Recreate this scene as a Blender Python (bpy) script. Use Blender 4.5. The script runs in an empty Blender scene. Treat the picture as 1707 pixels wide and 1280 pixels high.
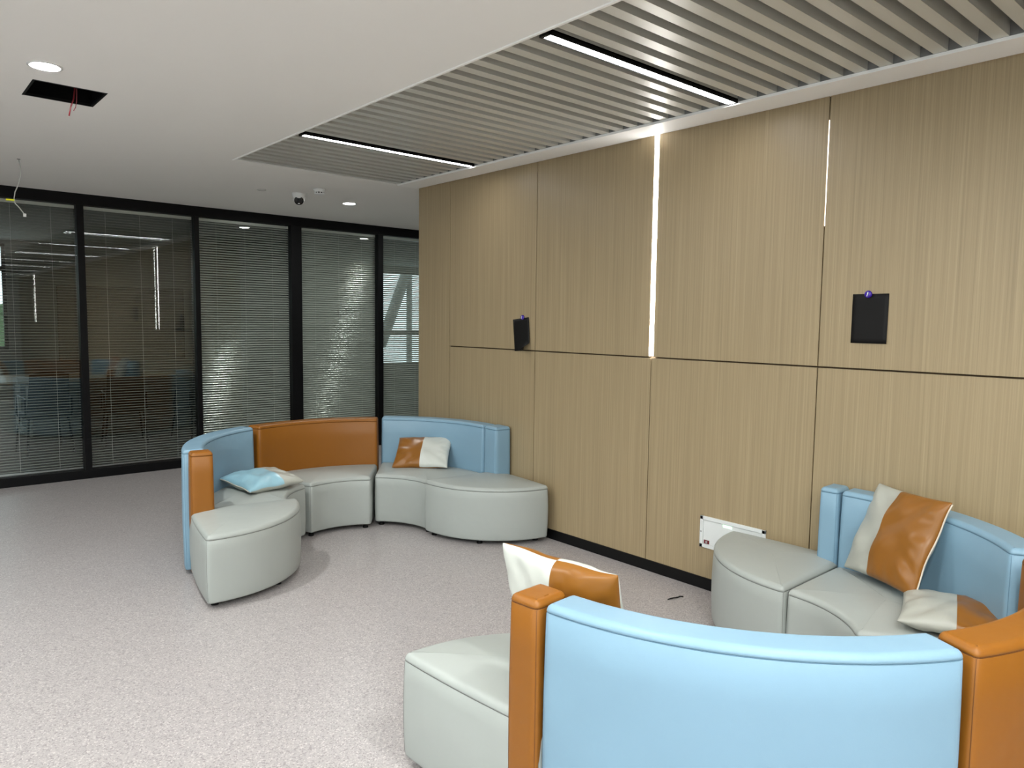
import bpy, bmesh, math, random
from mathutils import Vector, Matrix
random.seed(7)
PI = math.pi
R = math.radians
scene = bpy.context.scene
COL = scene.collection

# ------------------------------------------------------------------ camera
F_PX, YAW, PITCH, ROLL, EYE = 1232.6, 0.7183, 0.0844, 0.0130, 1.62
fw = Vector((math.sin(YAW)*math.cos(PITCH), math.cos(YAW)*math.cos(PITCH), -math.sin(PITCH)))
rt = Vector((math.cos(YAW), -math.sin(YAW), 0))
up = rt.cross(fw)
r2 = rt*math.cos(ROLL) + up*math.sin(ROLL)
u2 = -rt*math.sin(ROLL) + up*math.cos(ROLL)
cd = bpy.data.cameras.new('camera')
cd.sensor_width = 36; cd.lens = F_PX/1707*36
cd.clip_start = 0.05; cd.clip_end = 200
cam = bpy.data.objects.new('camera', cd)
M = Matrix((r2, u2, -fw)).transposed().to_4x4(); M.translation = Vector((0, 0, EYE))
cam.matrix_world = M
COL.objects.link(cam); scene.camera = cam

# ------------------------------------------------------------------ world + exposure
w = bpy.data.worlds.new('world'); scene.world = w; w.use_nodes = True
w.node_tree.nodes['Background'].inputs[0].default_value = (0.80, 0.92, 1.0, 1)
w.node_tree.nodes['Background'].inputs[1].default_value = .75
scene.view_settings.view_transform = 'Standard'
scene.view_settings.look = 'None'
scene.view_settings.exposure = 2.25
scene.view_settings.gamma = 1
LED_STRENGTH = 7.0
WALL_LED = 6.0
SPOT_STRENGTH = 230.0

# ------------------------------------------------------------------ materials
def newmat(name):
    m = bpy.data.materials.new(name); m.use_nodes = True
    return m, m.node_tree, m.node_tree.nodes['Principled BSDF']
def srgb(r, g, b):
    f = lambda c: (c/255/12.92) if c/255 <= .04045 else ((c/255+.055)/1.055)**2.4
    return (f(r), f(g), f(b), 1)
def plain(name, c, rough=.5, metal=0, var=.0, vscale=8, bump=0, bscale=200, spec=.5, coat=0):
    m, nt, p = newmat(name)
    p.inputs['Base Color'].default_value = c
    p.inputs['Roughness'].default_value = rough
    p.inputs['Metallic'].default_value = metal
    p.inputs['Specular IOR Level'].default_value = spec
    p.inputs['Coat Weight'].default_value = coat
    tc = nt.nodes.new('ShaderNodeTexCoord')
    if var:
        n = nt.nodes.new('ShaderNodeTexNoise'); n.inputs['Scale'].default_value = vscale; n.inputs['Detail'].default_value = 4
        mx = nt.nodes.new('ShaderNodeMix'); mx.data_type = 'RGBA'
        mx.inputs[6].default_value = tuple(x*(1-var) for x in c[:3])+(1,)
        mx.inputs[7].default_value = tuple(min(1, x*(1+var)) for x in c[:3])+(1,)
        nt.links.new(tc.outputs['Object'], n.inputs['Vector']); nt.links.new(n.outputs['Fac'], mx.inputs[0])
        nt.links.new(mx.outputs[2], p.inputs['Base Color'])
    if bump:
        n = nt.nodes.new('ShaderNodeTexNoise'); n.inputs['Scale'].default_value = bscale; n.inputs['Detail'].default_value = 3
        b = nt.nodes.new('ShaderNodeBump'); b.inputs['Strength'].default_value = bump; b.inputs['Distance'].default_value = .004
        nt.links.new(tc.outputs['Object'], n.inputs['Vector']); nt.links.new(n.outputs['Fac'], b.inputs['Height'])
        nt.links.new(b.outputs['Normal'], p.inputs['Normal'])
    return m
def emit(name, c, s):
    m, nt, p = newmat(name)
    p.inputs['Base Color'].default_value = (.8, .8, .8, 1)
    p.inputs['Emission Color'].default_value = c; p.inputs['Emission Strength'].default_value = s
    return m
def leather(name, c, rough=.42):
    """Synthetic leather: fine grain, soft broad unevenness, faint scuffs of its own."""
    m, nt, p = newmat(name)
    N = nt.nodes.new; L = nt.links.new
    tc = N('ShaderNodeTexCoord')
    n1 = N('ShaderNodeTexNoise'); n1.inputs['Scale'].default_value = 3.2; n1.inputs['Detail'].default_value = 3
    n2 = N('ShaderNodeTexNoise'); n2.inputs['Scale'].default_value = 420; n2.inputs['Detail'].default_value = 2
    L(tc.outputs['Object'], n1.inputs['Vector']); L(tc.outputs['Object'], n2.inputs['Vector'])
    mx = N('ShaderNodeMix'); mx.data_type = 'RGBA'
    mx.inputs[6].default_value = tuple(x*.94 for x in c[:3])+(1,)
    mx.inputs[7].default_value = tuple(min(1, x*1.04) for x in c[:3])+(1,)
    L(n1.outputs['Fac'], mx.inputs[0]); L(mx.outputs[2], p.inputs['Base Color'])
    p.inputs['Roughness'].default_value = rough
    p.inputs['Specular IOR Level'].default_value = .45
    b1 = N('ShaderNodeBump'); b1.inputs['Strength'].default_value = .35; b1.inputs['Distance'].default_value = .03
    b2 = N('ShaderNodeBump'); b2.inputs['Strength'].default_value = .12; b2.inputs['Distance'].default_value = .001
    L(n1.outputs['Fac'], b1.inputs['Height']); L(n2.outputs['Fac'], b2.inputs['Height'])
    L(b1.outputs['Normal'], b2.inputs['Normal']); L(b2.outputs['Normal'], p.inputs['Normal'])
    return m
GREY = leather('grey_leather', srgb(168, 173, 169))
BLUE = leather('blue_leather', srgb(130, 163, 184))
TAN = leather('tan_leather', srgb(142, 87, 18))
PGREY = leather('cushion_grey', srgb(174, 175, 166), .38)
PWHITE = leather('cushion_white', srgb(200, 203, 196), .38)
PTAN = leather('cushion_tan', srgb(140, 90, 30), .33)
PBLUE = leather('cushion_blue', srgb(150, 192, 208), .28)
STITCH_T = plain('tan_stitch', srgb(196, 150, 90), .6)
BLACKPL = plain('black_plastic', srgb(7, 7, 8), .45, spec=.25)
BLACKFR = plain('black_anodised', srgb(5, 5, 7), .5, spec=.2)
PAPERBLK = plain('black_card', srgb(15, 13, 12), .6, var=.1, spec=.25)
WHITE = plain('white_paint', srgb(205, 203, 198), .75, bump=.03, bscale=90)
CEIL = plain('ceiling_paint', srgb(240, 238, 233), .85, var=.015, vscale=1.2, bump=.03, bscale=60)
TRIMW = plain('white_trim', srgb(246, 244, 240), .5)
SLAT = plain('baffle_metal', srgb(208, 207, 199), .36, metal=.3, var=.03, vscale=2)
VOID = plain('ceiling_void', srgb(9, 9, 10), .9, spec=.1)
VOIDG = plain('void_grey', srgb(70, 69, 68), .9)
BLINDM = plain('blind_slat', srgb(188, 190, 182), .17, metal=.25, spec=.4)
CORD = plain('cord_white', srgb(196, 196, 190), .6)
WHITEPL = plain('white_plastic', srgb(228, 228, 226), .35)
METALP = plain('white_metal', srgb(222, 225, 224), .3)
REDW = plain('red_wire', srgb(105, 10, 24), .4)
REDSW = plain('red_switch', srgb(110, 20, 30), .35)
YELLOW = plain('yellow_tag', srgb(250, 252, 20), .5)
PURPLE = plain('purple_plastic', srgb(52, 14, 150), .2, coat=.6)
LENSB = plain('dark_lens', srgb(6, 6, 7), .12)
ZIPM = plain('zip_tape', srgb(214, 204, 188), .6)
SILVER = plain('silver', srgb(200, 200, 200), .3, metal=.9)
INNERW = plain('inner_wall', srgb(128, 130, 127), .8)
BOARD = plain('dark_board', srgb(26, 24, 22), .35)
TABLEW = plain('table_wood', srgb(150, 128, 100), .4, var=.1, vscale=20)
CARPET = plain('inner_floor', srgb(120, 118, 116), .8, var=.1, vscale=40)
MESHB = plain('chair_black', srgb(16, 17, 19), .6)
GLOW = emit('green_lamp', (.35, 1, .5, 1), .32)
LEDM = emit('led_diffuser', (.98, .98, 1, 1), LED_STRENGTH)
LEDW = emit('led_wall', (1, .985, .96, 1), WALL_LED)
SPOTM = emit('spot_lens', (.97, 1, .97, 1), SPOT_STRENGTH)

def wood():
    m, nt, p = newmat('vertical_grain_veneer')
    N = nt.nodes.new; L = nt.links.new
    tc = N('ShaderNodeTexCoord')
    mp = N('ShaderNodeMapping'); mp.inputs['Scale'].default_value = (330, 330, 1.3)
    mp2 = N('ShaderNodeMapping'); mp2.inputs['Scale'].default_value = (110, 110, .8)
    n = N('ShaderNodeTexNoise'); n.inputs['Scale'].default_value = 1; n.inputs['Detail'].default_value = 5; n.inputs['Roughness'].default_value = .75
    n2 = N('ShaderNodeTexNoise'); n2.inputs['Scale'].default_value = 1; n2.inputs['Detail'].default_value = 3
    L(tc.outputs['Object'], mp.inputs[0]); L(tc.outputs['Object'], mp2.inputs[0])
    L(mp.outputs[0], n.inputs['Vector']); L(mp2.outputs[0], n2.inputs['Vector'])
    ad = N('ShaderNodeMath'); ad.operation = 'ADD'
    L(n.outputs['Fac'], ad.inputs[0]); L(n2.outputs['Fac'], ad.inputs[1])
    mr = N('ShaderNodeMapRange'); mr.inputs[1].default_value = .60; mr.inputs[2].default_value = 1.40
    L(ad.outputs[0], mr.inputs[0])
    cr = N('ShaderNodeValToRGB')
    cr.color_ramp.elements[0].color = srgb(142, 125, 96); cr.color_ramp.elements[1].color = srgb(176, 157, 124)
    e = cr.color_ramp.elements.new(.5); e.color = srgb(160, 141, 109)
    L(mr.outputs[0], cr.inputs[0]); L(cr.outputs[0], p.inputs['Base Color'])
    p.inputs['Roughness'].default_value = .42
    b = N('ShaderNodeBump'); b.inputs['Strength'].default_value = .08; b.inputs['Distance'].default_value = .002
    L(ad.outputs[0], b.inputs['Height']); L(b.outputs[0], p.inputs['Normal'])
    return m
WOOD = wood()
def vinyl():
    m, nt, p = newmat('speckled_vinyl')
    N = nt.nodes.new; L = nt.links.new
    tc = N('ShaderNodeTexCoord')
    v = N('ShaderNodeTexVoronoi'); v.inputs['Scale'].default_value = 190
    L(tc.outputs['Object'], v.inputs['Vector'])
    sp = N('ShaderNodeSeparateColor'); L(v.outputs['Color'], sp.inputs[0])
    cr = N('ShaderNodeValToRGB'); cr.color_ramp.interpolation = 'CONSTANT'
    cr.color_ramp.elements[0].color = srgb(146, 139, 140)
    cr.color_ramp.elements[1].position = .16; cr.color_ramp.elements[1].color = srgb(168, 162, 162)
    e = cr.color_ramp.elements.new(.62); e.color = srgb(177, 171, 170)
    e = cr.color_ramp.elements.new(.9); e.color = srgb(196, 190, 188)
    L(sp.outputs[0], cr.inputs[0])
    L(cr.outputs[0], p.inputs['Base Color'])
    n = N('ShaderNodeTexNoise'); n.inputs['Scale'].default_value = 1.3; n.inputs['Detail'].default_value = 4
    L(tc.outputs['Object'], n.inputs['Vector'])
    mr = N('ShaderNodeMapRange'); mr.inputs[3].default_value = .24; mr.inputs[4].default_value = .42
    L(n.outputs['Fac'], mr.inputs[0]); L(mr.outputs[0], p.inputs['Roughness'])
    n3 = N('ShaderNodeTexNoise'); n3.inputs['Scale'].default_value = 60
    L(tc.outputs['Object'], n3.inputs['Vector'])
    b = N('ShaderNodeBump'); b.inputs['Strength'].default_value = .12; b.inputs['Distance'].default_value = .002
    L(n3.outputs['Fac'], b.inputs['Height']); L(b.outputs[0], p.inputs['Normal'])
    return m
VINYL = vinyl()
def glass():
    m = bpy.data.materials.new('clear_glass'); m.use_nodes = True; nt = m.node_tree; nt.nodes.clear()
    N = nt.nodes.new; L = nt.links.new
    o = N('ShaderNodeOutputMaterial'); mx = N('ShaderNodeMixShader'); t = N('ShaderNodeBsdfTransparent')
    g = N('ShaderNodeBsdfGlossy'); g.inputs['Roughness'].default_value = .0
    t.inputs[0].default_value = (.93, .95, .94, 1)
    lw = N('ShaderNodeLayerWeight'); lw.inputs[0].default_value = .5
    pw = N('ShaderNodeMath'); pw.operation = 'POWER'; pw.inputs[1].default_value = 5
    ma = N('ShaderNodeMath'); ma.operation = 'MULTIPLY_ADD'; ma.inputs[1].default_value = .95; ma.inputs[2].default_value = .045
    L(lw.outputs['Facing'], pw.inputs[0]); L(pw.outputs[0], ma.inputs[0]); L(ma.outputs[0], mx.inputs[0])
    L(t.outputs[0], mx.inputs[1]); L(g.outputs[0], mx.inputs[2]); L(mx.outputs[0], o.inputs[0])
    return m
GLASS = glass()

# ------------------------------------------------------------------ mesh helpers
def tag(o, label=None, cat=None, group=None, kind=None):
    if label: o['label'] = label
    if cat: o['category'] = cat
    if group: o['group'] = group
    if kind: o['kind'] = kind
    return o
def empty(name, loc=(0, 0, 0), rz=0):
    o = bpy.data.objects.new(name, None); o.empty_display_size = .1
    o.location = loc; o.rotation_euler = (0, 0, rz); COL.objects.link(o); return o
class MB:
    def __init__(s): s.v = []; s.f = []; s.m = []; s.flat = set()
    def add(s, vs, fs, mi=0, flat=()):
        b = len(s.v); s.v += [tuple(x) for x in vs]
        for i, f in enumerate(fs):
            if i in flat: s.flat.add(len(s.f))
            s.f.append(tuple(b+k for k in f)); s.m.append(mi)
    def box(s, x0, x1, y0, y1, z0, z1, mi=0, mat=None):
        vs = [Vector((x, y, z)) for z in (z0, z1) for y in (y0, y1) for x in (x0, x1)]
        if mat is not None: vs = [mat @ q for q in vs]
        s.add(vs, [(0, 2, 3, 1), (4, 5, 7, 6), (0, 1, 5, 4), (2, 6, 7, 3), (0, 4, 6, 2), (1, 3, 7, 5)], mi)
    def cyl(s, c, r, z0, z1, n=24, r1=None, mi=0, mat=None, cap=True):
        r1 = r if r1 is None else r1
        vs = [Vector((c[0]+rr*math.cos(2*PI*i/n), c[1]+rr*math.sin(2*PI*i/n), z)) for z, rr in ((z0, r), (z1, r1)) for i in range(n)]
        if mat is not None: vs = [mat @ q for q in vs]
        fs = [(i, (i+1) % n, n+(i+1) % n, n+i) for i in range(n)]
        if cap: fs += [tuple(range(n-1, -1, -1)), tuple(range(n, 2*n))]
        s.add(vs, fs, mi)
    def lathe(s, prof, n=32, mi=0, mat=None, c=(0, 0, 0)):
        vs = []
        for (r, z) in prof:
            for i in range(n):
                q = Vector((c[0]+r*math.cos(2*PI*i/n), c[1]+r*math.sin(2*PI*i/n), c[2]+z))
                vs.append(mat @ q if mat is not None else q)
        fs = []
        for k in range(len(prof)-1):
            for i in range(n): fs.append((k*n+i, k*n+(i+1) % n, (k+1)*n+(i+1) % n, (k+1)*n+i))
        s.add(vs, fs, mi)
    def tube(s, pts, r, n=8, mi=0):
        pts = [Vector(p) for p in pts]; b = []
        prev = None
        for i, p in enumerate(pts):
            t = (pts[min(i+1, len(pts)-1)]-pts[max(i-1, 0)]).normalized()
            a = prev if prev is not None else (Vector((0, 0, 1)) if abs(t.z) < .9 else Vector((1, 0, 0)))
            u = (a - t*a.dot(t)).normalized(); v = t.cross(u); prev = u
            b += [p+u*r*math.cos(2*PI*k/n)+v*r*math.sin(2*PI*k/n) for k in range(n)]
        fs = [(i*n+k, i*n+(k+1) % n, (i+1)*n+(k+1) % n, (i+1)*n+k) for i in range(len(pts)-1) for k in range(n)]
        fs += [tuple(range(n-1, -1, -1)), tuple(range((len(pts)-1)*n, len(pts)*n))]
        s.add(b, fs, mi)
    def build(s, name, mats, parent=None, smooth=False, bevel=0, angle=None):
        me = bpy.data.meshes.new(name); me.from_pydata(s.v, [], s.f)
        for m in (mats if isinstance(mats, (list, tuple)) else [mats]): me.materials.append(m)
        for i, p in enumerate(me.polygons):
            p.material_index = s.m[i]; p.use_smooth = smooth and i not in s.flat
        me.update()
        bm = bmesh.new(); bm.from_mesh(me); bmesh.ops.recalc_face_normals(bm, faces=bm.faces)
        if angle is not None:
            for e in bm.edges:
                if len(e.link_faces) == 2 and e.calc_face_angle(0) > angle: e.smooth = False
        bm.to_mesh(me); bm.free()
        o = bpy.data.objects.new(name, me); COL.objects.link(o)
        if parent is not None: o.parent = parent
        if bevel:
            b = o.modifiers.new('bevel', 'BEVEL'); b.width = bevel; b.segments = 2; b.limit_method = 'ANGLE'
        return o
def boxobj(name, mat, x0, x1, y0, y1, z0, z1, parent=None, bevel=0):
    m = MB(); m.box(x0, x1, y0, y1, z0, z1); return m.build(name, mat, parent, bevel=bevel)

# ------------------------------------------------------------------ setting
W, G, ZC = 3.81, 8.264, 2.80          # wood wall plane, glass front, ceiling
XL, YB = -5.2, -12.0                  # far sides of the lounge
XR, YI = 10.5, 14.2                   # right side beyond the wood wall, end of the meeting room
tag(boxobj('floor', VINYL, XL, XR, YB, G+.05, -.1, 0), kind='structure')
tag(boxobj('floor', CARPET, XL, XR, G+.05, YI, -.1, 0), kind='structure')
def ceiling():
    m = MB()
    xs = [XL, .69, 1.03, 2.14, 3.555, XR]; ys = [YB, 4.475, 4.82, 5.645, G+.2]
    for i in range(5):
        for j in range(4):
            if i == 3 and j < 3: continue
            if i == 1 and j == 1: continue
            m.box(xs[i], xs[i+1], ys[j], ys[j+1], ZC, ZC+.02)
    return m.build('ceiling', CEIL)
c = ceiling(); tag(c, kind='structure')
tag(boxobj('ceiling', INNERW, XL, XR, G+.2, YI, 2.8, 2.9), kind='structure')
m = MB(); m.box(XL, XR, YB, G+.2, 3.25, 3.3); m.build('ceiling', VOIDG)['kind'] = 'structure'
m = MB(); m.box(XL-.1, XL, YB, YI, 0, .8); m.box(XL-.1, XL, YB, YI, 2.6, 3.3)
for a, b in ((YB, -8.4), (-5.0, -4.2), (-.8, 0), (3.4, YI)): m.box(XL-.1, XL, a, b, .8, 2.6)
tag(m.build('wall_left', WHITE), kind='structure')
for k, (a, b) in enumerate(((-8.4, -5.0), (-4.2, -.8), (0, 3.4))):  # unseen side windows, added to let fill daylight into the lounge
    tag(boxobj('window_%d' % (30+k), GLASS, XL-.06, XL-.054, a, b, .8, 2.6), kind='structure')
m = MB(); m.box(XL, XR, YB-.1, YB, 0, 3.3); tag(m.build('wall_back', WHITE), kind='structure')
m = MB(); m.box(XR, XR+.1, 5.4, YI, 0, 3.3); m.box(4.2, XR, 5.4, 5.5, 0, 3.3); tag(m.build('wall_side', WHITE), kind='structure')

# wood veneer wall: panels over a dark carcass, gaps between the panels
SEAMS = [5.665, 5.19, 4.10, 3.00, 1.89, .79, -.31, -1.41, -2.51, -3.61, -4.71, -5.81, -6.91, -8.01, -9.11, -10.21, -12.0]
def wood_wall():
    m = MB(); g = .003
    m.box(W+.02, 4.2, YB, 5.63, .0, 2.83, 1)
    m.box(W+.0, 4.2, 5.63, 5.664, .07, 2.83, 0)
    for a, b in zip(SEAMS[:-1], SEAMS[1:]):
        ya, yb = b+g, a-g
        if a in (3.00, -9.11): yb = a-.017
        if b in (3.00, -9.11): ya = b+.017
        if a == 5.665:
            m.box(W, W+.02, ya, 5.63, .07, 2.83, 0); continue
        y0l, y1l = b+g, a-g
        m.box(W, W+.02, y0l, y1l, .07, 1.3955, 0)
        m.box(W, W+.02, ya, yb, 1.4045, 2.83, 0)
    return m.build('wall_right', [WOOD, plain('seam_brown', srgb(84, 68, 48), .8)], bevel=.0012)
tag(wood_wall(), kind='structure')
m = MB(); m.box(W-.008, W, YB, 5.672, 0, .072); m.box(W-.008, 4.2, 5.664, 5.672, 0, .072)
tag(m.build('baseboard_right', BLACKPL), kind='structure')
# white ceiling trim beside the baffles and the slim angle round the recess
m = MB(); m.box(3.555, 3.752, YB, 5.62, 2.785, 2.82); m.box(3.552, 3.556, YB, 5.60, 2.785, 2.80)
tag(m.build('trim_1', TRIMW, bevel=.001), kind='structure')
m = MB(); m.box(2.128, 2.142, YB, 5.65, 2.794, 2.92)
tag(m.build('trim_2', TRIMW, bevel=.001), kind='structure')

# ------------------------------------------------------------------ slatted metal ceiling
LEDY = [4.56 - 2.262*k for k in range(8)]
baf = empty('slatted_ceiling', (2.85, 2.3, 2.8))
tag(baf, 'recessed band of grey metal baffles running towards the wood wall', 'slatted ceiling')
def slat_box(m, y, dx=2.85, dy=2.3):
    x0, x1 = 2.143-dx, 3.55-dx
    y -= dy
    # an open-topped U channel
    m.box(x0, x1, y-.029, y+.029, .0, .0018)
    m.box(x0, x1, y-.029, y-.0275, .0, .075)
    m.box(x0, x1, y+.0275, y+.029, .0, .075)
proto = None; rest = MB()
y = 4.56+.113*9
ks = []
k = 9
while 4.56+.113*k > YB+.1:
    yy = 4.56+.1131*k
    if min(abs(yy-l) for l in LEDY) > .04: ks.append(yy)
    k -= 1
for yy in ks:
    if yy > -1.2:
        if proto is None:
            mm = MB(); slat_box(mm, 2.3); proto = mm.build('slat', SLAT, baf); o = proto
        else:
            o = proto.copy(); COL.objects.link(o); o.parent = baf
        o.location = (0, yy-2.3, 0)
    else: slat_box(rest, yy)
o = rest.build('slat', SLAT, baf); o['kind'] = 'stuff'
m = MB()
for x in (2.45, 3.25): m.box(x-2.85-.012, x-2.85+.012, YB-2.3, 5.58-2.3, .078, .10)
m.box(3.551-2.85, 3.558-2.85, YB-2.3, 5.6-2.3, .0, .09); m.build('carrier_rail', plain('rail_grey', srgb(120, 119, 116), .6), baf)
m = MB(); m.box(2.10-2.85, 3.60-2.85, YB-2.3, 5.65-2.3, .13, .14); m.build('backing', VOID, baf)

# linear lights among the baffles
def linear_light(y, label):
    t = empty('linear_light', (2.86, y, 2.796))
    tag(t, label, 'light', 'linear lights in the slatted ceiling')
    m = MB(); m.box(-.70, .70, -.030, -.024, -.004, .018); m.box(-.70, .70, .024, .030, -.004, .018)
    m.box(-.70, -.685, -.030, .030, -.004, .018); m.box(.685, .70, -.030, .030, -.004, .018); m.box(-.70, .70, -.030, .030, .012, .018)
    m.build('housing', BLACKPL, t)
    m = MB(); m.box(-.70, .69, -.029, .029, .019, .078); m.build('carrier', SLAT, t)
    m = MB(); m.box(-.68, .68, -.0225, .0225, -.003, .008); m.build('diffuser', LEDM, t, bevel=.003)
    return t
for i, y in enumerate(LEDY):
    lab = ('far linear light in the baffles, near the glass end of the slatted ceiling' if i == 0 else
           'near linear light in the baffles, the larger bright bar at the upper right' if i == 1 else
           'linear light in the slatted ceiling behind the camera')
    linear_light(y, lab)

SPOTDIM = emit('spot_lens_dim', (.97, 1, .97, 1), SPOT_STRENGTH*.38)
def downlight(x, y, label, r=.062):
    t = empty('downlight', (x, y, 2.8)); tag(t, label, 'downlight', 'round ceiling downlights')
    m = MB(); m.lathe([(r+.012, 0), (r+.012, -.004), (r, -.006), (r-.004, .0), (r-.008, .0)], 40); m.build('trim_ring', WHITEPL, t, smooth=True)
    m = MB(); m.cyl((0, 0), r-.006, -.0035, -.001, 40); m.build('lens', SPOTDIM if y > 6 else SPOTM, t)
downlight(.70, 4.20, 'round glowing downlight in the plain ceiling beside the black opening')
downlight(3.79, 6.90, 'small round glowing downlight right of the smoke detector')
for (x, y) in ((-.9, 2.9), (-.9, -2.4), (5.56, 6.9), (-2.2, 6.9), (-.7, 6.9), (.7, 1.5), (1.55, .2), (1.55, -1.5), (-.2, -.5), (.7, -1.2), (.7, -3.9), (-2.2, 4.2), (-2.2, 1.5), (-2.2, -1.2), (-2.2, -3.9), (.7, -7.5), (-2.2, -7.5)):  # grid carried on out of view, plus extra downlights added to raise the brightness
    downlight(x, y, 'unseen round downlight, from a grid with extra ones added to brighten the room')

# vertical light in the panel gap
def wall_light(y, label):
    t = empty('vertical_wall_light', (W, y, 2.11)); tag(t, label, 'light', 'vertical lights in the wood wall')
    m = MB(); m.box(-.002, .018, -.016, .016, -.70, .715); m.build('diffuser', LEDW, t, bevel=.002)
    m = MB(); m.box(.001, .019, -.0168, -.0161, -.702, .716); m.box(.001, .019, .0161, .0168, -.702, .716); m.build('channel', SILVER, t)
wall_light(3.00, 'bright vertical strip light between two upper wood panels')
wall_light(-9.11, 'vertical strip light far behind the camera, seen only as a reflection')

m = MB()
prof_ = [(2.14, .0001), (2.32, .0005), (2.48, .0011), (2.58, .0017), (2.68, .0002)]
m.add([(W+dx, 1.89+sg_*h_, z) for z, h_ in prof_ for dx in (.001, .006) for sg_ in (-1, 1)],
      [(4*k+a, 4*k+b, 4*k+4+b, 4*k+4+a) for k in range(4) for a, b in ((0, 1), (1, 3), (3, 2), (2, 0))])
tag(m.build('seam_light', emit('led_seam', (1, .985, .96, 1), 1.0)), 'thin sliver of white light in the seam above the larger black card', 'light')

# ------------------------------------------------------------------ glass partition
MUL = [(-5.1, .08), (-3.98, .05), (-2.86, .05), (-1.74, .05), (-.62, .05), (.50, .05), (1.622, .062), (2.717, .05), (3.845, .13), (4.978, .075), (6.10, .05), (7.22, .05), (8.34, .05), (9.46, .05), (10.45, .1)]
m = MB(); Y0, Y1 = G-.005, G+.135
m.box(XL, XR, Y0, Y1, 2.695, 2.80); m.box(XL, XR, Y0, Y1, 0, .088)
for x, w_ in MUL: m.box(x-w_/2, x+w_/2, Y0, Y1, .088, 2.695)
tag(m.build('trim_3', BLACKFR, bevel=.002), kind='structure')
TILT = {6: 14, 5: 14, 7: 60, 8: 56, 9: 30}
n = 0
names = {5: ('open venetian blind in the leftmost glass bay', 5), 6: ('open venetian blind in the second glass bay, behind the reflected strip light', 5),
         7: ('nearly closed venetian blind in the third glass bay, left of the wide mullion', 43),
         8: ('nearly closed venetian blind just right of the wide black mullion', 60),
         9: ('half open venetian blind beside the wood wall with daylight behind', 53)}
for i in range(len(MUL)-1):
    xa = MUL[i][0]+MUL[i][1]/2; xb = MUL[i+1][0]-MUL[i+1][1]/2
    n += 1
    win = boxobj('window_%d' % n, GLASS, xa, xb, G+.030, G+.036, .088, 2.695); win['kind'] = 'structure'
    boxobj('rear_pane', GLASS, xa, xb, G+.118, G+.124, .088, 2.695, parent=win)
    if i not in names: continue
    lab, tilt = names[i]
    t = empty('venetian_blind', ((xa+xb)/2, G+.077, 2.69)); tag(t, lab, 'blind', 'venetian blinds inside the glass partition')
    hw = (xb-xa)/2-.006
    m = MB(); z = -.045; ca, sa = math.cos(R(tilt)), math.sin(R(tilt))
    while z > -2.565:
        prof = []
        for q in (-1, -.5, 0, .5, 1):
            d = q*.0125; hgt = .0034*(1-q*q)
            # the edge towards the lounge (-y) is the low one
            prof.append((d*ca - hgt*sa, d*sa + hgt*ca))
        vs = [(x, py, z+pz) for x in (-hw, hw) for py, pz in prof]
        m.add(vs, [(k, k+1, 6+k, 5+k) for k in range(4)])
        z -= .0265
    m.build('slats', BLINDM, t, smooth=True)
    m = MB(); m.box(-hw, hw, -.014, .014, -.03, 0); m.build('head_rail', SLAT, t)
    m = MB(); m.box(-hw, hw, -.012, .012, -2.592, -2.578); m.build('bottom_rail', SILVER, t)
    for fx in (-.62, 0, .62):
        m = MB(); m.tube([(fx*hw, -.0135, -.03), (fx*hw, -.0135, -2.58)], .0013, 5); m.build('ladder_cord', CORD, t)

# ------------------------------------------------------------------ meeting room behind the glass
m = MB()
# end wall with window openings
holes = [(0.2, 1.72, 1.07, 2.75), (8.45, 10.2, .62, 2.70)]
xs = sorted({XL, XR} | {h[0] for h in holes} | {h[1] for h in holes})
for a, b in zip(xs[:-1], xs[1:]):
    hh = [h for h in holes if h[0] == a and h[1] == b]
    if hh: m.box(a, b, YI, YI+.12, 0, hh[0][2]); m.box(a, b, YI, YI+.12, hh[0][3], 3.3)
    else: m.box(a, b, YI, YI+.12, 0, 3.3)
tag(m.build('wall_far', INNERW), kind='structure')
def far_window(k, h, verts, hors):
    m = MB(); a, b, z0, z1 = h; fr = .05
    m.box(a, b, YI+.02, YI+.08, z0, z0+fr); m.box(a, b, YI+.02, YI+.08, z1-fr, z1)
    m.box(a, a+fr, YI+.02, YI+.08, z0, z1); m.box(b-fr, b, YI+.02, YI+.08, z0, z1)
    for v in verts: m.box(v-.03, v+.03, YI+.02, YI+.08, z0, z1)
    for v in hors: m.box(a, b, YI+.02, YI+.08, v-.04, v+.04)
    o = m.build('window_%d' % k, BLACKFR); o['kind'] = 'structure'
    boxobj('pane', GLASS, a+.01, b-.01, YI+.045, YI+.051, z0+.01, z1-.01, parent=o)
far_window(20, holes[0], [1.35], [2.35])
far_window(21, holes[1], [], [1.33])
# struts outside the right window
m = MB()
m.tube([(10.05, 15.2, 3.2), (9.15, 15.2, 1.0)], .13, 8)
tag(m.build('roof_strut', INNERW), 'slanting grey strut seen through the half open blind', 'strut')
m = MB(); m.tube([(9.95, 15.2, 3.2), (9.95, 15.2, 0)], .07, 8)
tag(m.build('roof_post', INNERW), 'thin upright grey post outside, seen through the half open blind', 'post')
# low dark green hedge far outside
random.seed(3)
m = MB()
for i in range(160):
    cx, cy, cz = random.uniform(-1.5, 11), 18+random.uniform(-.5, .5), random.uniform(0, 1.5 if i % 3 else 1.9)
    rr = random.uniform(.2, .4)
    m.lathe([(0.001, -rr), (rr*.7, -rr*.7), (rr, 0), (rr*.7, rr*.7), (.001, rr)], 8, c=(cx, cy, cz))
tag(m.build('hedge', plain('leaf_green', srgb(62, 84, 50), .8, var=.4, vscale=12)), 'green hedge outside the windows of the meeting room', 'hedge')
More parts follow.
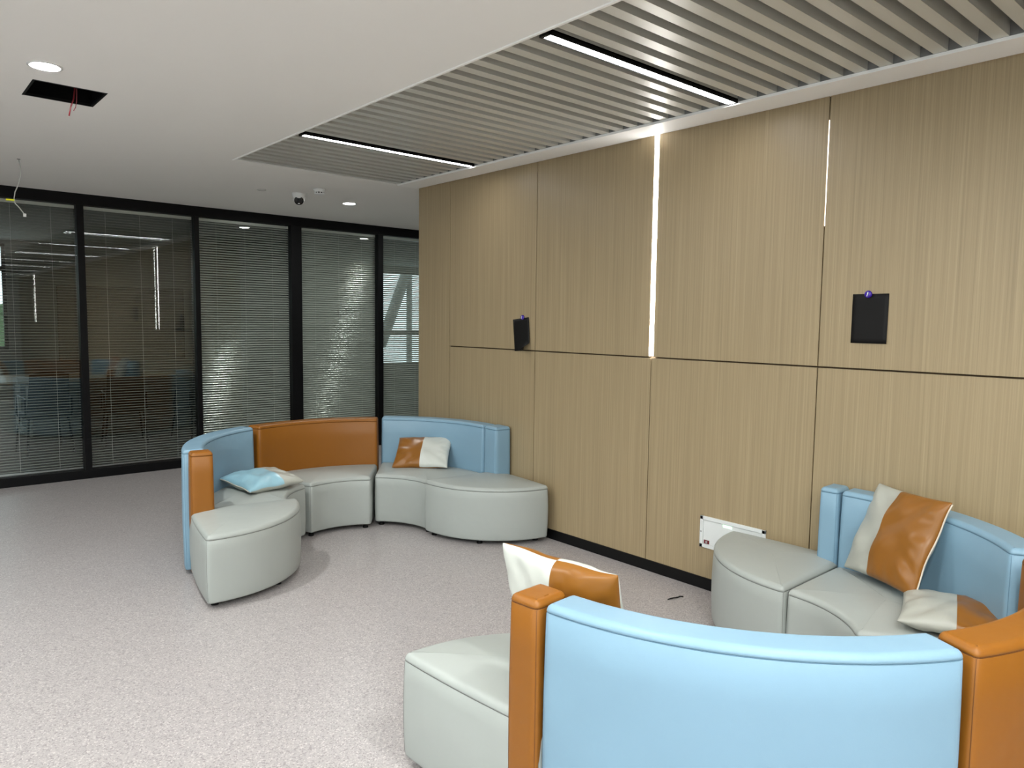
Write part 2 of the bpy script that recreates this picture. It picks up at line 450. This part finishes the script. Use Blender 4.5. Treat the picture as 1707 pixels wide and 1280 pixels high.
# dark board on the end wall and a door beside it
t = empty('display_board', (3.40, YI, 1.5)); tag(t, 'wide dark display board on the far wall behind the open blinds', 'display board')
boxobj('frame', BLACKPL, -1.0, 1.0, -.05, 0, -.63, .62, t, bevel=.004)
boxobj('panel', BOARD, -.985, .985, -.053, -.05, -.615, .605, t)
# cabinet, table and chairs
t = empty('meeting_table', (3.1, 12.1, 0)); tag(t, 'long meeting table with pale wooden top behind the glass', 'table')
boxobj('tabletop', TABLEW, -1.9, 1.9, -.65, .65, .72, .75, t, bevel=.004)
for sx in (-1.5, 1.5):
    m = MB(); m.box(sx-.03, sx+.03, -.5, .5, .0, .05); m.box(sx-.03, sx+.03, -.5, -.44, .05, .72); m.box(sx-.03, sx+.03, .44, .5, .05, .72); m.build('leg_frame', WHITEPL, t)
def copy_tree(o, parent=None):
    c = o.copy(); COL.objects.link(c)
    if parent is not None: c.parent = parent
    for ch in list(o.children): copy_tree(ch, c)
    return c
def meeting_chair():
    t = empty('meeting_chair')
    m = MB()
    P = []
    for i in range(7):
        for j in range(9):
            u = -1+2*i/6; v = j/8
            P.append((u*.22*(1-.1*v), -.20-.10*v-.05*(1-u*u)*(.5), .50+.48*v-.03*u*u*v))
    fs = [(i*9+j, i*9+j+1, (i+1)*9+j+1, (i+1)*9+j) for i in range(6) for j in range(8)]
    m.add(P, fs); b = m.build('backrest', MESHB, t, smooth=True)
    s = b.modifiers.new('solid', 'SOLIDIFY'); s.thickness = .02
    boxobj('seat', MESHB, -.23, .23, -.22, .24, .42, .48, t, bevel=.02)
    for sx in (-1, 1):
        for sy in (-1, 1):
            m = MB(); m.tube([(sx*.2, sy*.2, .43), (sx*.24, sy*.26, 0.0)], .012, 8); m.build('leg', BLACKPL, t)
    for sx in (-.235, .235):
        m = MB(); m.tube([(sx, -.22, .45), (sx, -.24, .66), (sx, .1, .68), (sx, .18, .45)], .012, 8); m.build('armrest', BLACKPL, t)
    return t
ch0 = meeting_chair()
for i, (x, y, a, lab) in enumerate([(1.55, 10.2, 5, 'black meeting chair behind the leftmost glass bay'), (2.45, 10.35, -8, 'black meeting chair behind the second glass bay, left of the next black mullion'),
                                    (3.35, 10.3, 12, 'black meeting chair silhouetted behind the nearly closed third blind'),
                                    (.75, 10.4, -4, 'black meeting chair mostly cut off by the left edge of the photo')]):
    o = ch0 if i == 0 else copy_tree(ch0)
    o.location = (x, y, 0); o.rotation_euler = (0, 0, R(a)); tag(o, lab, 'chair', 'meeting chairs behind the glass')
t = empty('office_chair', (3.62, 9.35, 0), R(115)); tag(t, 'curved dark office chair close behind the third glass bay', 'chair')
m = MB(); P = []
for i in range(9):
    for j in range(12):
        u = -1+2*i/8; v = j/11
        P.append((u*.24*(1-.15*v), -.2-.16*v*v-.02*math.sin(v*6)-.05*(1-u*u), .48+.62*v))
m.add(P, [(i*12+j, i*12+j+1, (i+1)*12+j+1, (i+1)*12+j) for i in range(8) for j in range(11)])
b = m.build('backrest', MESHB, t, smooth=True); s = b.modifiers.new('solid', 'SOLIDIFY'); s.thickness = .03
boxobj('seat', MESHB, -.25, .25, -.24, .26, .44, .51, t, bevel=.03)
m = MB(); m.cyl((0, 0), .025, .10, .44, 16); m.build('gas_lift', BLACKPL, t)
m = MB()
for k in range(5):
    a = 2*PI*k/5; m.tube([(0, 0, .11), (.28*math.cos(a), .28*math.sin(a), .07)], .018, 8)
    m.cyl((.28*math.cos(a), .28*math.sin(a)), .025, 0, .06, 12)
m.build('star_base', BLACKPL, t)

# ------------------------------------------------------------------ ceiling and wall fittings
t = empty('ceiling_opening', (.86, 4.6475, 2.8)); tag(t, 'black rectangular opening left in the plain ceiling with a bare red wire', 'ceiling opening')
m = MB(); a, b, h = .17, .1725, .25
m.box(-a, -a+.004, -b, b, 0, h); m.box(a-.004, a, -b, b, 0, h); m.box(-a, a, -b, -b+.004, 0, h); m.box(-a, a, b-.004, b, 0, h); m.box(-a, a, -b, b, h, h+.01)
m.build('shaft', VOID, t)
m = MB(); m.box(-a, -a+.012, -b, b, -.001, .012); m.box(a-.012, a, -b, b, -.001, .012); m.box(-a, a, -b, -b+.012, -.001, .012); m.box(-a, a, b-.012, b, -.001, .012)
m.build('rim', BLACKPL, t)
t = empty('loose_wire', (.90, 4.65, 2.8)); tag(t, 'thin red wire hanging out of the black ceiling opening', 'wire')
m = MB(); m.tube([(.02, .03, .24), (.015, 0, .12), (.008, 0, .03), (.002, 0, -.02), (-.012, 0, -.06), (-.022, 0, -.11)], .0035, 6); m.build('red_strand', REDW, t, smooth=True)
m = MB(); m.tube([(.02, .03, .24), (.02, 0, .10), (.018, 0, .02), (.016, 0, -.03), (.01, 0, -.06), (0, 0, -.08)], .002, 6); m.build('pink_strand', plain('pink_wire', srgb(130, 60, 66), .5), t, smooth=True)
t = empty('hanging_cable', (.937, 6.8, 2.8)); tag(t, 'white cable dangling from the ceiling with a yellow tag', 'cable')
m = MB()
ctrl = [(0, 0), (.010, -.06), (.008, -.12), (-.008, -.19), (-.032, -.25), (-.040, -.30), (-.035, -.335), (-.012, -.36), (.012, -.395), (.022, -.41)]
m.tube([(x, 0, z) for x, z in ctrl], .0036, 8); m.build('cord', CORD, t, smooth=True)
m = MB(); m.box(-.092, -.036, -.003, .003, -.318, -.305); m.build('tag', YELLOW, t)
m = MB(); m.box(.014, .034, -.006, .006, -.43, -.405); m.build('plug', WHITEPL, t, bevel=.002)
m = MB(); m.cyl((0, 0), .012, -.002, .001, 16); m.build('grommet', BLACKPL, t)
# dome camera
t = empty('security_camera', (3.15, 6.70, 2.8), R(-28)); tag(t, 'white turret security camera with a black round face on the ceiling', 'security camera')
m = MB(); m.lathe([(.001, 0), (.062, 0), (.064, -.008), (.060, -.035), (.05, -.05)], 36); m.build('base', WHITEPL, t, smooth=True)
rot = Matrix.Translation((0, 0, -.055)) @ Matrix.Rotation(R(-62), 4, 'X')
m = MB(); m.lathe([(.001, .05), (.02, .047), (.038, .034), (.05, .012), (.052, -.01), (.047, -.03), (.043, -.036)], 32, mat=rot); m.build('ball', WHITEPL, t, smooth=True)
m = MB(); m.lathe([(.0435, -.034), (.041, -.038), (.03, -.041), (.001, -.042)], 32, mat=rot)
face = m.build('face', LENSB, t, smooth=True)
m = MB(); m.lathe([(.017, -.041), (.017, -.046), (.013, -.047), (.001, -.044)], 24, mat=rot @ Matrix.Translation((0, -.008, 0))); m.build('lens', LENSB, face, smooth=True)
m = MB(); m.box(-.009, .009, .022, .030, -.043, -.0405, mat=rot); m.build('lamp', WHITEPL, face)
# smoke detector
t = empty('smoke_detector', (3.18, 6.34, 2.8)); tag(t, 'white round smoke detector with dark vents beside the camera', 'smoke detector')
m = MB(); m.lathe([(.001, 0), (.055, 0), (.055, -.012), (.048, -.020), (.046, -.030)], 36); m.build('base', WHITEPL, t, smooth=True)
m = MB(); m.lathe([(.038, -.030), (.038, -.040)], 36); m.build('vent', BLACKPL, t, smooth=True)
m = MB()
for k in range(10): m.box(.034, .046, -.004, .004, -.041, -.029, mat=Matrix.Rotation(2*PI*k/10, 4, 'Z'))
m.lathe([(.046, -.040), (.044, -.047), (.03, -.052), (.001, -.053)], 36); m.build('cap', WHITEPL, t, smooth=False)
m = MB(); m.lathe([(.001, 0), (.042, 0), (.042, -.004), (.036, -.007), (.001, -.008)], 32)
o = m.build('sprinkler_cover', WHITE, smooth=True); o.location = (2.81, 6.76, 2.8); tag(o, 'flat round cover plate on the ceiling left of the camera', 'cover plate')

# black cards and magnets on the wood wall: local x = along wall (-y), local z up
def card(name, cy, cz, w_, h_, tilt, label, curl=0.0):
    m = MB(); P = []; nx, nz = 8, 10
    for i in range(nx+1):
        for j in range(nz+1):
            u, v = i/nx, j/nz
            lift = .004 + .012*(1-v)**2*u*(1 if curl else .3) + (curl*max(0, u-.6)*max(0, .2-v)*14)
            P.append((-lift, -(u-.5)*w_, (v-.5)*h_))
    m.add(P, [(i*(nz+1)+j, (i+1)*(nz+1)+j, (i+1)*(nz+1)+j+1, i*(nz+1)+j+1) for i in range(nx) for j in range(nz)])
    o = m.build(name, PAPERBLK, smooth=True); s = o.modifiers.new('solid', 'SOLIDIFY'); s.thickness = .0015
    o.location = (W, cy, cz); o.rotation_euler = (tilt, 0, 0)
    tag(o, label, 'card')
    return o
card('black_card', 1.631, 1.657, .178, .248, R(0), 'larger black card held by a purple magnet on the right of the wood wall')
card('black_card', 4.248, 1.522, .182, .245, R(-6), 'tilted black card with a curled corner over the groove in the wood wall', curl=.09)
def magnet(y, z, label):
    rotm = Matrix.Rotation(R(-90), 4, 'Y')
    m = MB(); m.lathe([(.018, 0), (.019, .004), (.017, .009), (.010, .012), (.001, .013)], 28, mat=rotm)
    t = m.build('magnet', PURPLE, smooth=True)
    q = MB(); q.box(-.0142, -.0128, -.0018, .0018, -.011, .011, mat=Matrix.Rotation(R(14), 4, 'X')); q.build('stripe', WHITEPL, t)
    t.location = (W-.006, y, z); tag(t, label, 'magnet', 'purple magnets on the wood wall')
magnet(1.641, 1.779, 'round purple magnet at the top of the larger black card')
magnet(4.236, 1.652, 'round dark purple magnet at the top of the tilted black card')
# electrical box cover
t = empty('wall_panel_box', (W, 2.362, .357)); tag(t, 'white wall mounted electrical cover low on the wood wall behind the ottoman', 'electrical box')
m = MB(); hw, hh, fr = .218, .097, .022
m.box(-.012, 0, -hw, hw, hh-fr, hh); m.box(-.012, 0, -hw, hw, -hh, -hh+fr); m.box(-.012, 0, -hw, -hw+fr, -hh, hh); m.box(-.012, 0, hw-fr, hw, -hh, hh)
m.build('frame', METALP, t, bevel=.002)
boxobj('cover', METALP, -.006, 0, -hw+fr+.001, hw-fr-.001, -hh+fr+.001, hh-fr-.001, t)
m = MB(); m.box(-.0085, -.006, hw-fr-.045, hw-fr-.008, -hh+fr+.004, -hh+fr+.026); sw = m.build('switch', REDSW, t)
m = MB(); m.box(-.0105, -.0085, hw-fr-.034, hw-fr-.02, -hh+fr+.008, -hh+fr+.022); m.build('rocker', SILVER, sw)
m = MB(); m.box(-.007, -.006, -.0, .06, hh-fr-.02, hh-fr-.004); m.build('indicator', GLOW, t)
for yy in (-hw+.01, hw-.01):
    m = MB(); m.lathe([(.001, -.0), (.004, 0), (.001, .001)], 10, mat=Matrix.Translation((-.013, yy, 0)) @ Matrix.Rotation(R(-90), 4, 'Y')); m.build('screw', BLACKPL, t)
# scrap on the floor
m = MB(); m.tube([(-.055, .02, .003), (-.02, .012, .006), (.01, -.004, .007), (.04, .004, .004), (.055, -.01, .003)], .0035, 6)
m.tube([(-.03, .018, .003), (-.005, .0, .008), (.02, .008, .004)], .003, 6)
o = m.build('litter', BLACKPL, smooth=True); o.location = (3.54, 2.55, 0); tag(o, 'small twisted black scrap lying on the floor near the baseboard', 'litter')

# ------------------------------------------------------------------ upholstery builder
def fillet(poly, rads, seg=5):
    """poly: list of (x, y) ccw; rads: fillet radius per vertex (0 keeps it)."""
    out = []; n_ = len(poly)
    for i in range(n_):
        p = Vector(poly[i]); a = Vector(poly[i-1]); b = Vector(poly[(i+1) % n_]); r_ = rads[i]
        if r_ <= 0: out.append(p); continue
        da = (a-p).normalized(); db = (b-p).normalized()
        ang = da.angle(db); d = min(r_/math.tan(ang/2), .45*(a-p).length if rads[i-1] > 0 else .99*(a-p).length, .99*(b-p).length)
        rr = d*math.tan(ang/2)
        c_ = p + (da+db).normalized()*(rr/math.sin(ang/2))
        s0 = p+da*d-c_; s1 = p+db*d-c_
        a0 = math.atan2(s0.y, s0.x); a1 = math.atan2(s1.y, s1.x); dd = (a1-a0+PI) % (2*PI)-PI
        for k_ in range(seg+1):
            t_ = a0+dd*k_/seg; out.append(c_+Vector((math.cos(t_), math.sin(t_)))*rr)
    return out
def inset(pts, d):
    n_ = len(pts); out = []
    for i in range(n_):
        a, p, b = pts[i-1], pts[i], pts[(i+1) % n_]
        t_ = ((p-a).normalized()+(b-p).normalized()).normalized()
        out.append(p+Vector((-t_.y, t_.x))*d)
    return out
def soften(pts, step=.010, it=4):
    """Resample a closed outline evenly and round its corners."""
    n_ = len(pts); L_ = [(pts[(i+1) % n_]-pts[i]).length for i in range(n_)]; T = sum(L_); k_ = max(24, int(T/step)); out = []
    i = 0; acc = 0
    for q in range(k_):
        d = T*q/k_
        while acc+L_[i] < d: acc += L_[i]; i += 1
        out.append(pts[i].lerp(pts[(i+1) % n_], (d-acc)/max(L_[i], 1e-9)))
    for _ in range(it): out = [out[a-1]*.25+out[a]*.5+out[(a+1) % k_]*.25 for a in range(k_)]
    return out
def upholstered(name, outline, z0, z1, mat, parent, rnd=.022, crown=.0, star=False, centre=None, bulge=.004, seam=True, corners=()):
    """A padded block: vertical sides with a slight belly, a stitched seam, a rounded top edge, a soft crown."""
    outline = soften(outline)
    area = sum(outline[i-1].x*outline[i].y-outline[i].x*outline[i-1].y for i in range(len(outline)))
    if area < 0: outline = outline[::-1]
    lv = []          # (inset, z)
    lv.append((.012, z0)); lv.append((.003, z0+.004)); lv.append((0, z0+.014))
    zs = z1-rnd-.006
    for k_ in range(1, 6):
        f_ = k_/6; lv.append((-bulge*math.sin(PI*f_), z0+.014+(zs-z0-.014)*f_))
    lv.append((0, zs))
    if seam: lv += [(.0008, zs+.001), (.0050, zs+.003), (.0008, zs+.005)]
    lv.append((-.0006, zs+.0065))
    for k_ in range(1, 6):
        a_ = k_/5*PI/2; lv.append((rnd*(1-math.cos(a_)), z1-rnd+rnd*math.sin(a_)))
    vs = []; n_ = len(outline)
    for d, z in lv:
        for p in inset(outline, d): vs.append((p.x, p.y, z))
    fs = []
    for k_ in range(len(lv)-1):
        for i in range(n_): fs.append((k_*n_+i, k_*n_+(i+1) % n_, (k_+1)*n_+(i+1) % n_, (k_+1)*n_+i))
    fs.append(tuple(range(n_-1, -1, -1))); flat = [len(fs)-1]
    top0 = (len(lv)-1)*n_
    if star:
        base = inset(outline, rnd); c_ = centre
        prev = top0; steps = [.985, .95, .9, .8, .65, .45, .22]
        for s_ in steps:
            b0 = len(vs)
            for p in base:
                q = c_+(p-c_)*s_; vs.append((q.x, q.y, z1+crown*(1-s_**2.5)))
            for i in range(n_): fs.append((prev+i, prev+(i+1) % n_, b0+(i+1) % n_, b0+i))
            prev = b0
        vs.append((c_.x, c_.y, z1+crown)); k_ = len(vs)-1
        for i in range(n_): fs.append((prev+i, prev+(i+1) % n_, k_))
    else:
        from mathutils.geometry import tessellate_polygon
        for tr_ in tessellate_polygon([[Vector((p[0], p[1], 0)) for p in vs[top0:top0+n_]]]):
            fs.append(tuple(top0+k_ for k_ in tr_)); flat.append(len(fs)-1)
    m = MB(); m.add(vs, fs, 0, flat)
    o = m.build(name, mat, parent, smooth=True)
    if seam:
        th = THREAD[mat.name]
        ring = [(p.x, p.y, zs+.003) for p in inset(outline, .0012)]; ring.append(ring[0])
        q = MB(); q.tube(ring, .0013, 5)
        for c_ in corners:
            i = min(range(n_), key=lambda k_: (outline[k_]-c_).length)
            a_ = (outline[i]-outline[i-3]).normalized(); b_ = (outline[(i+3) % n_]-outline[i]).normalized()
            nn = (a_-b_).normalized() if (a_-b_).length > .2 else Vector((0, 0))
            col = []
            for d, z in lv[2:9]:
                p = inset(outline, d)[i]; col.append((p.x-nn.x*.0004, p.y-nn.y*.0004, z))
            q.tube(col, .0013, 5)
        q.build('seam', th, o, smooth=True)
    return o
THREAD = {'grey_leather': plain('grey_thread', srgb(118, 120, 116), .7), 'blue_leather': plain('blue_thread', srgb(100, 136, 158), .7),
          'tan_leather': plain('tan_thread', srgb(112, 66, 20), .7)}
def arc(r_, a0, a1, n_):
    return [Vector((r_*math.cos(a0+(a1-a0)*i/n_), r_*math.sin(a0+(a1-a0)*i/n_))) for i in range(n_+1)]
def sector(r0, r1, a0, a1, fr, n_=22):
    o_ = arc(r1, a0, a1, n_); i_ = arc(r0, a1, a0, n_); pl = o_+i_
    rad = [0]*len(pl)
    for k_ in (0, n_, n_+1, 2*n_+1): rad[k_] = fr
    return pl
RIN, RBI, ROUT, ZS, ZB, WID = .488, 1.000, 1.132, .412, .796, R(58.2)
def feet(t, pts):
    p0 = None
    for (x, y) in pts:
        if p0 is None:
            m = MB(); m.cyl((0, 0), .021, 0, .012, 16); m.cyl((0, 0), .017, .012, .036, 16); o = p0 = m.build('foot', BLACKPL, t)
        else: o = p0.copy(); COL.objects.link(o); o.parent = t
        o.location = (x, y, 0)
def stitch_line(name, pts, mat, parent, r_=.0016):
    m = MB(); m.tube(pts, r_, 5); return m.build(name, mat, parent, smooth=True)
def sector_corners(r0, r1, a0, a1, off):
    return [Vector((r_*math.cos(a), r_*math.sin(a)))+off for r_ in (r0, r1) for a in (a0, a1)]
def sofa(cx, cy, deg, backmat, label, WID=WID):
    """Curved seat with a curved back; origin at the ring's centre, swept from deg to deg+58."""
    g = R(.25)
    mid = R(deg)+WID/2; ox, oy = .9*math.cos(mid), .9*math.sin(mid)
    t = empty('curved_sofa', (cx+ox, cy+oy, 0), mid)
    tag(t, label, 'sofa', 'curved sofa modules')
    off = Vector((-.9, 0))
    sh = lambda L_: [p+off for p in L_]
    a0, a1 = -WID/2+g, WID/2-g
    upholstered('seat', sh(sector(RIN, RBI+.004, a0, a1, .018)), .034, ZS, GREY, t, rnd=.026, crown=.016, star=True, centre=Vector((.76, 0))+off, corners=sector_corners(RIN, RBI, a0, a1, off))
    upholstered('backrest', sh(sector(RBI, ROUT, a0+.001, a1-.001, .022)), .028, ZB, backmat, t, rnd=.022, bulge=.005, corners=sector_corners(RBI, ROUT, a0, a1, off))
    feet(t, [(r_*math.cos(a)-.9, r_*math.sin(a)) for r_, a in ((RIN+.05, a0+.09), (RIN+.05, a1-.09), (ROUT-.06, a0+.06), (ROUT-.06, a1-.06))])
    return t
def ottoman(ax, ay, d_in, d_out, postmat, label, ln=.665, post=.125, e=.014):
    """Quarter-round ottoman. (ax, ay) apex; d_in unit vector along the sofa end towards the ring centre; d_out along the back edge."""
    d_in = Vector(d_in).normalized(); d_out = Vector(d_out).normalized()
    ang = math.atan2(d_in.y, d_in.x)
    t = empty('quarter_round_ottoman', (ax, ay, 0), ang)
    tag(t, label, 'ottoman', 'quarter round ottomans')
    cr = d_in.x*d_out.y-d_in.y*d_out.x; sg = 1 if cr > 0 else -1
    pl = [Vector((0, 0))]+[Vector((ln*math.cos(a), sg*ln*math.sin(a))) for a in [PI/2*i/26 for i in range(27)]]
    # a slight swell on the back edge, as in the photo
    bk = [Vector((-.010*math.sin(PI*f_), sg*ln*(1-f_))) for f_ in (.2, .4, .6, .8)]
    pl = pl+bk
    if sg < 0: pl = [pl[0]]+pl[:0:-1]
    n_ = len(pl); rad = [0]*n_
    for k_, p in enumerate(pl):
        if p.length < 1e-6 or (p-Vector((ln, 0))).length < 1e-5 or (p-Vector((0, sg*ln))).length < 1e-5: rad[k_] = .02
    upholstered('seat', pl, .034, ZS+.012, GREY, t, rnd=.026, crown=.016, star=True, centre=Vector((.27, sg*.27)), bulge=.006, corners=[Vector((0, 0)), Vector((ln, 0)), Vector((0, sg*ln))])
    q = [Vector((-e, .004*sg)), Vector((.128, .004*sg)), Vector((.128, sg*post)), Vector((-e, sg*post))]
    if sg < 0: q = q[::-1]
    upholstered('short_backrest', q, .028, ZB+.002, postmat, t, rnd=.022, bulge=.004, corners=q)
    feet(t, [(.06, sg*.07), (ln-.06, sg*.045), (.05, sg*(ln-.09)), (ln*.66, sg*ln*.62)])
    return t
def pol(cx, cy, r_, deg): return (cx+r_*math.cos(R(deg)), cy+r_*math.sin(R(deg)))
# far group, open towards the camera
A3 = (2.664, 4.612, -4.8); A2 = (2.602, 4.556, 53.5); A1 = (2.562, 4.549, 111.5)
sofa(*A1, BLUE, 'curved blue-backed sofa at the left of the far ring under the blue cushion')
sofa(*A2, TAN, 'curved grey sofa with tan back, middle of the far ring, no cushion on it')
sofa(*A3, BLUE, 'curved blue-backed sofa at the right of the far ring, tan and white cushion on it')
def end_ottoman(mod, which, postmat, label, gap=.006, inn=0, **kw):
    cx, cy, dg = mod; a = dg if which == 0 else dg+58.2
    ax, ay = pol(cx, cy, ROUT, a); ar = R(a)
    d_in = (-math.cos(ar), -math.sin(ar)); d_out = (math.sin(ar), -math.cos(ar)) if which == 0 else (-math.sin(ar), math.cos(ar))
    return ottoman(ax+d_out[0]*gap+d_in[0]*inn, ay+d_out[1]*gap+d_in[1]*inn, d_in, d_out, postmat, label, **kw)
end_ottoman(A1, 1, TAN, 'grey quarter-round ottoman with short tan back, left end of the far ring', inn=.03, e=.002)
end_ottoman(A3, 0, BLUE, 'grey quarter-round ottoman with short blue back, right end of the far ring', post=.165)
# near group
B1 = (2.594, 1.618, 184.6); B2 = (2.607, 1.608, 243.8); B3 = (2.652, 1.643, 303.0)
sofa(*B1, BLUE, 'curved sofa seen from behind, large pale blue back in the foreground', WID=R(59.2))
sofa(*B2, TAN, 'curved tan-backed sofa at the lower right corner, grey and tan cushion lying on it')
sofa(*B3, BLUE, 'curved blue-backed sofa beside the wood wall, large tan striped cushion leaning on it')
end_ottoman(B1, 0, TAN, 'grey quarter-round ottoman with short tan back, left of the large blue foreground back', post=.12)
end_ottoman(B3, 1, BLUE, 'grey quarter-round ottoman with short blue back in front of the white electrical cover', post=.10)

# ------------------------------------------------------------------ cushions
def cushion(label, c, ux, vx, w_, h_, th, stripes, seed, zipside='r', bend=0, mats=None):
    """c centre, ux/vx in-plane axes; stripes = function(u, side) -> material slot."""
    rnd_ = random.Random(seed)
    ux = Vector(ux).normalized(); vx = Vector(vx); vx = (vx-ux*vx.dot(ux)).normalized(); nx = ux.cross(vx)
    t = empty('cushion'); t.matrix_world = Matrix((ux, vx, nx)).transposed().to_4x4(); t.location = c
    tag(t, label, 'cushion', 'leather cushions on the sofas')
    N_ = 36; m = MB(); ph = [rnd_.uniform(0, 6.28) for _ in range(8)]
    def pt(u, v, s):
        # sides draw in between the corners
        k_ = .045
        x = u*w_/2*(1-k_*(1-v*v)); y = v*h_/2*(1-k_*(1-u*u))
        e = max(0, (1-u**4))*max(0, (1-v**4))
        prof = (max(0, 1-u*u)*max(0, 1-v*v))**.42
        rad_ = math.hypot(u, v)
        edge = (1-abs(u))*(1-abs(v))
        wr = .0038*math.sin(9*u+2*math.sin(3*v+ph[0])+ph[1])*math.sin(2*v+ph[2]) + .003*math.sin(8*v+2*math.sin(3*u+ph[3])+ph[4])
        wr += .007*math.sin(22*math.atan2(abs(v)+.2, abs(u)+.2)+ph[5])*max(0, rad_-.55)
        wr *= min(1, e*1.6)
        z = s*(th/2*prof+wr) + bend*(u*u-.4)
        return (x, y, z+.004*math.sin(7*u+ph[6])*math.sin(6*v+ph[7]))
    for s in (1, -1):
        P = [pt(-1+2*i/N_, -1+2*j/N_, s) for i in range(N_+1) for j in range(N_+1)]
        F = []; mi = []
        for i in range(N_):
            for j in range(N_):
                F.append((i*(N_+1)+j, (i+1)*(N_+1)+j, (i+1)*(N_+1)+j+1, i*(N_+1)+j+1))
                mi.append(stripes(-1+2*(i+.5)/N_, -1+2*(j+.5)/N_, s))
        b = len(m.v); m.v += P
        for f_, q in zip(F, mi): m.f.append(tuple(b+k_ for k_ in f_)); m.m.append(q)
    o = m.build('cover', mats, t, smooth=True)
    bm = bmesh.new(); bm.from_mesh(o.data); bmesh.ops.remove_doubles(bm, verts=bm.verts, dist=.0008); bmesh.ops.recalc_face_normals(bm, faces=bm.faces); bm.to_mesh(o.data); bm.free()
    sb = o.modifiers.new('sub', 'SUBSURF'); sb.levels = 1; sb.render_levels = 1
    # zip along one side
    if zipside:
        L_ = []
        for k_ in range(25):
            f_ = -.94+1.88*k_/24
            p = {'r': pt(1, f_, 1), 'l': pt(-1, f_, 1), 'b': pt(f_, -1, 1), 't': pt(f_, 1, 1)}[zipside]; L_.append(p)
        z_ = MB(); z_.tube(L_, .0035, 6); zz = z_.build('zipper', ZIPM, t, smooth=True)
        p = Vector(L_[0]); q = MB(); q.box(-.005, .005, -.024, .004, -.002, .002, mat=Matrix.Translation(p)); q.build('puller', SILVER, zz, bevel=.001)
    return t
# large striped cushion leaning on the back by the wood wall
bl, br, tl, tr = Vector((3.59, 1.58, .44)), Vector((3.365, 1.19, .45)), Vector((3.725, 1.47, .835)), Vector((3.52, 1.08, .85))
def from_corners(label, bl, br, tl, tr, th, stripes, seed, mats, zipside='r', bend=0, lift=0.0):
    c_ = (bl+br+tl+tr)/4; ux = (br-bl)+(tr-tl); vx = (tl-bl)+(tr-br)
    n_ = ux.normalized().cross(vx.normalized()); c_ = c_+n_*lift
    return cushion(label, c_, ux, vx, ux.length/2*1.04, vx.length/2*1.04, th, stripes, seed, zipside, bend, mats)
from_corners('large grey and tan cushion leaning upright on the blue back by the wood wall', bl, br, tl, tr, .115,
             lambda u, v, s: 1 if (s > 0 and -.2 < u) or (s < 0 and u < -.6) else 0, 11, [PGREY, PTAN], lift=.03)
cushion('grey and tan cushion lying flat on the sofa at the lower right', (3.27, .995, .462), (.31, -.95, .0), (.95, .31, .0), .41, .41, .11,
        lambda u, v, s: 1 if u > .0 else 0, 5, zipside=None, mats=[PGREY, PTAN])
# tan and grey cushion leaning on the blue back, far ring
from_corners('small-looking tan and pale grey cushion leaning on the right blue back of the far ring', Vector((3.13, 5.14, .44)), Vector((3.45, 4.80, .44)), Vector((3.40, 5.22, .615)), Vector((3.69, 4.90, .645)), .12,
             lambda u, v, s: (0 if u > .02 else 1) if s > 0 else 1, 23, [PWHITE, PTAN], zipside=None)
# blue and grey cushion lying on the left seat, far ring
cushion('shiny blue and grey cushion lying flat on the left seat of the far ring', (2.08, 5.08, .475), (.72, .10, .02), (-.10, .72, .05), .43, .43, .12,
        lambda u, v, s: (0 if u > .25 else 1) if s > 0 else 0, 31, zipside='l', mats=[PGREY, PBLUE])
# cushion standing behind the near blue back
from_corners('white and tan cushion standing upright behind the foreground short tan back', Vector((1.80, 1.415, .45)), Vector((1.745, 1.885, .45)), Vector((1.677, 1.455, .855)), Vector((1.627, 1.915, .855)), .15,
             lambda u, v, s: (1 if u < .0 else 0) if s < 0 else (0 if u < .0 else 1), 41, [PWHITE, PTAN], zipside=None)
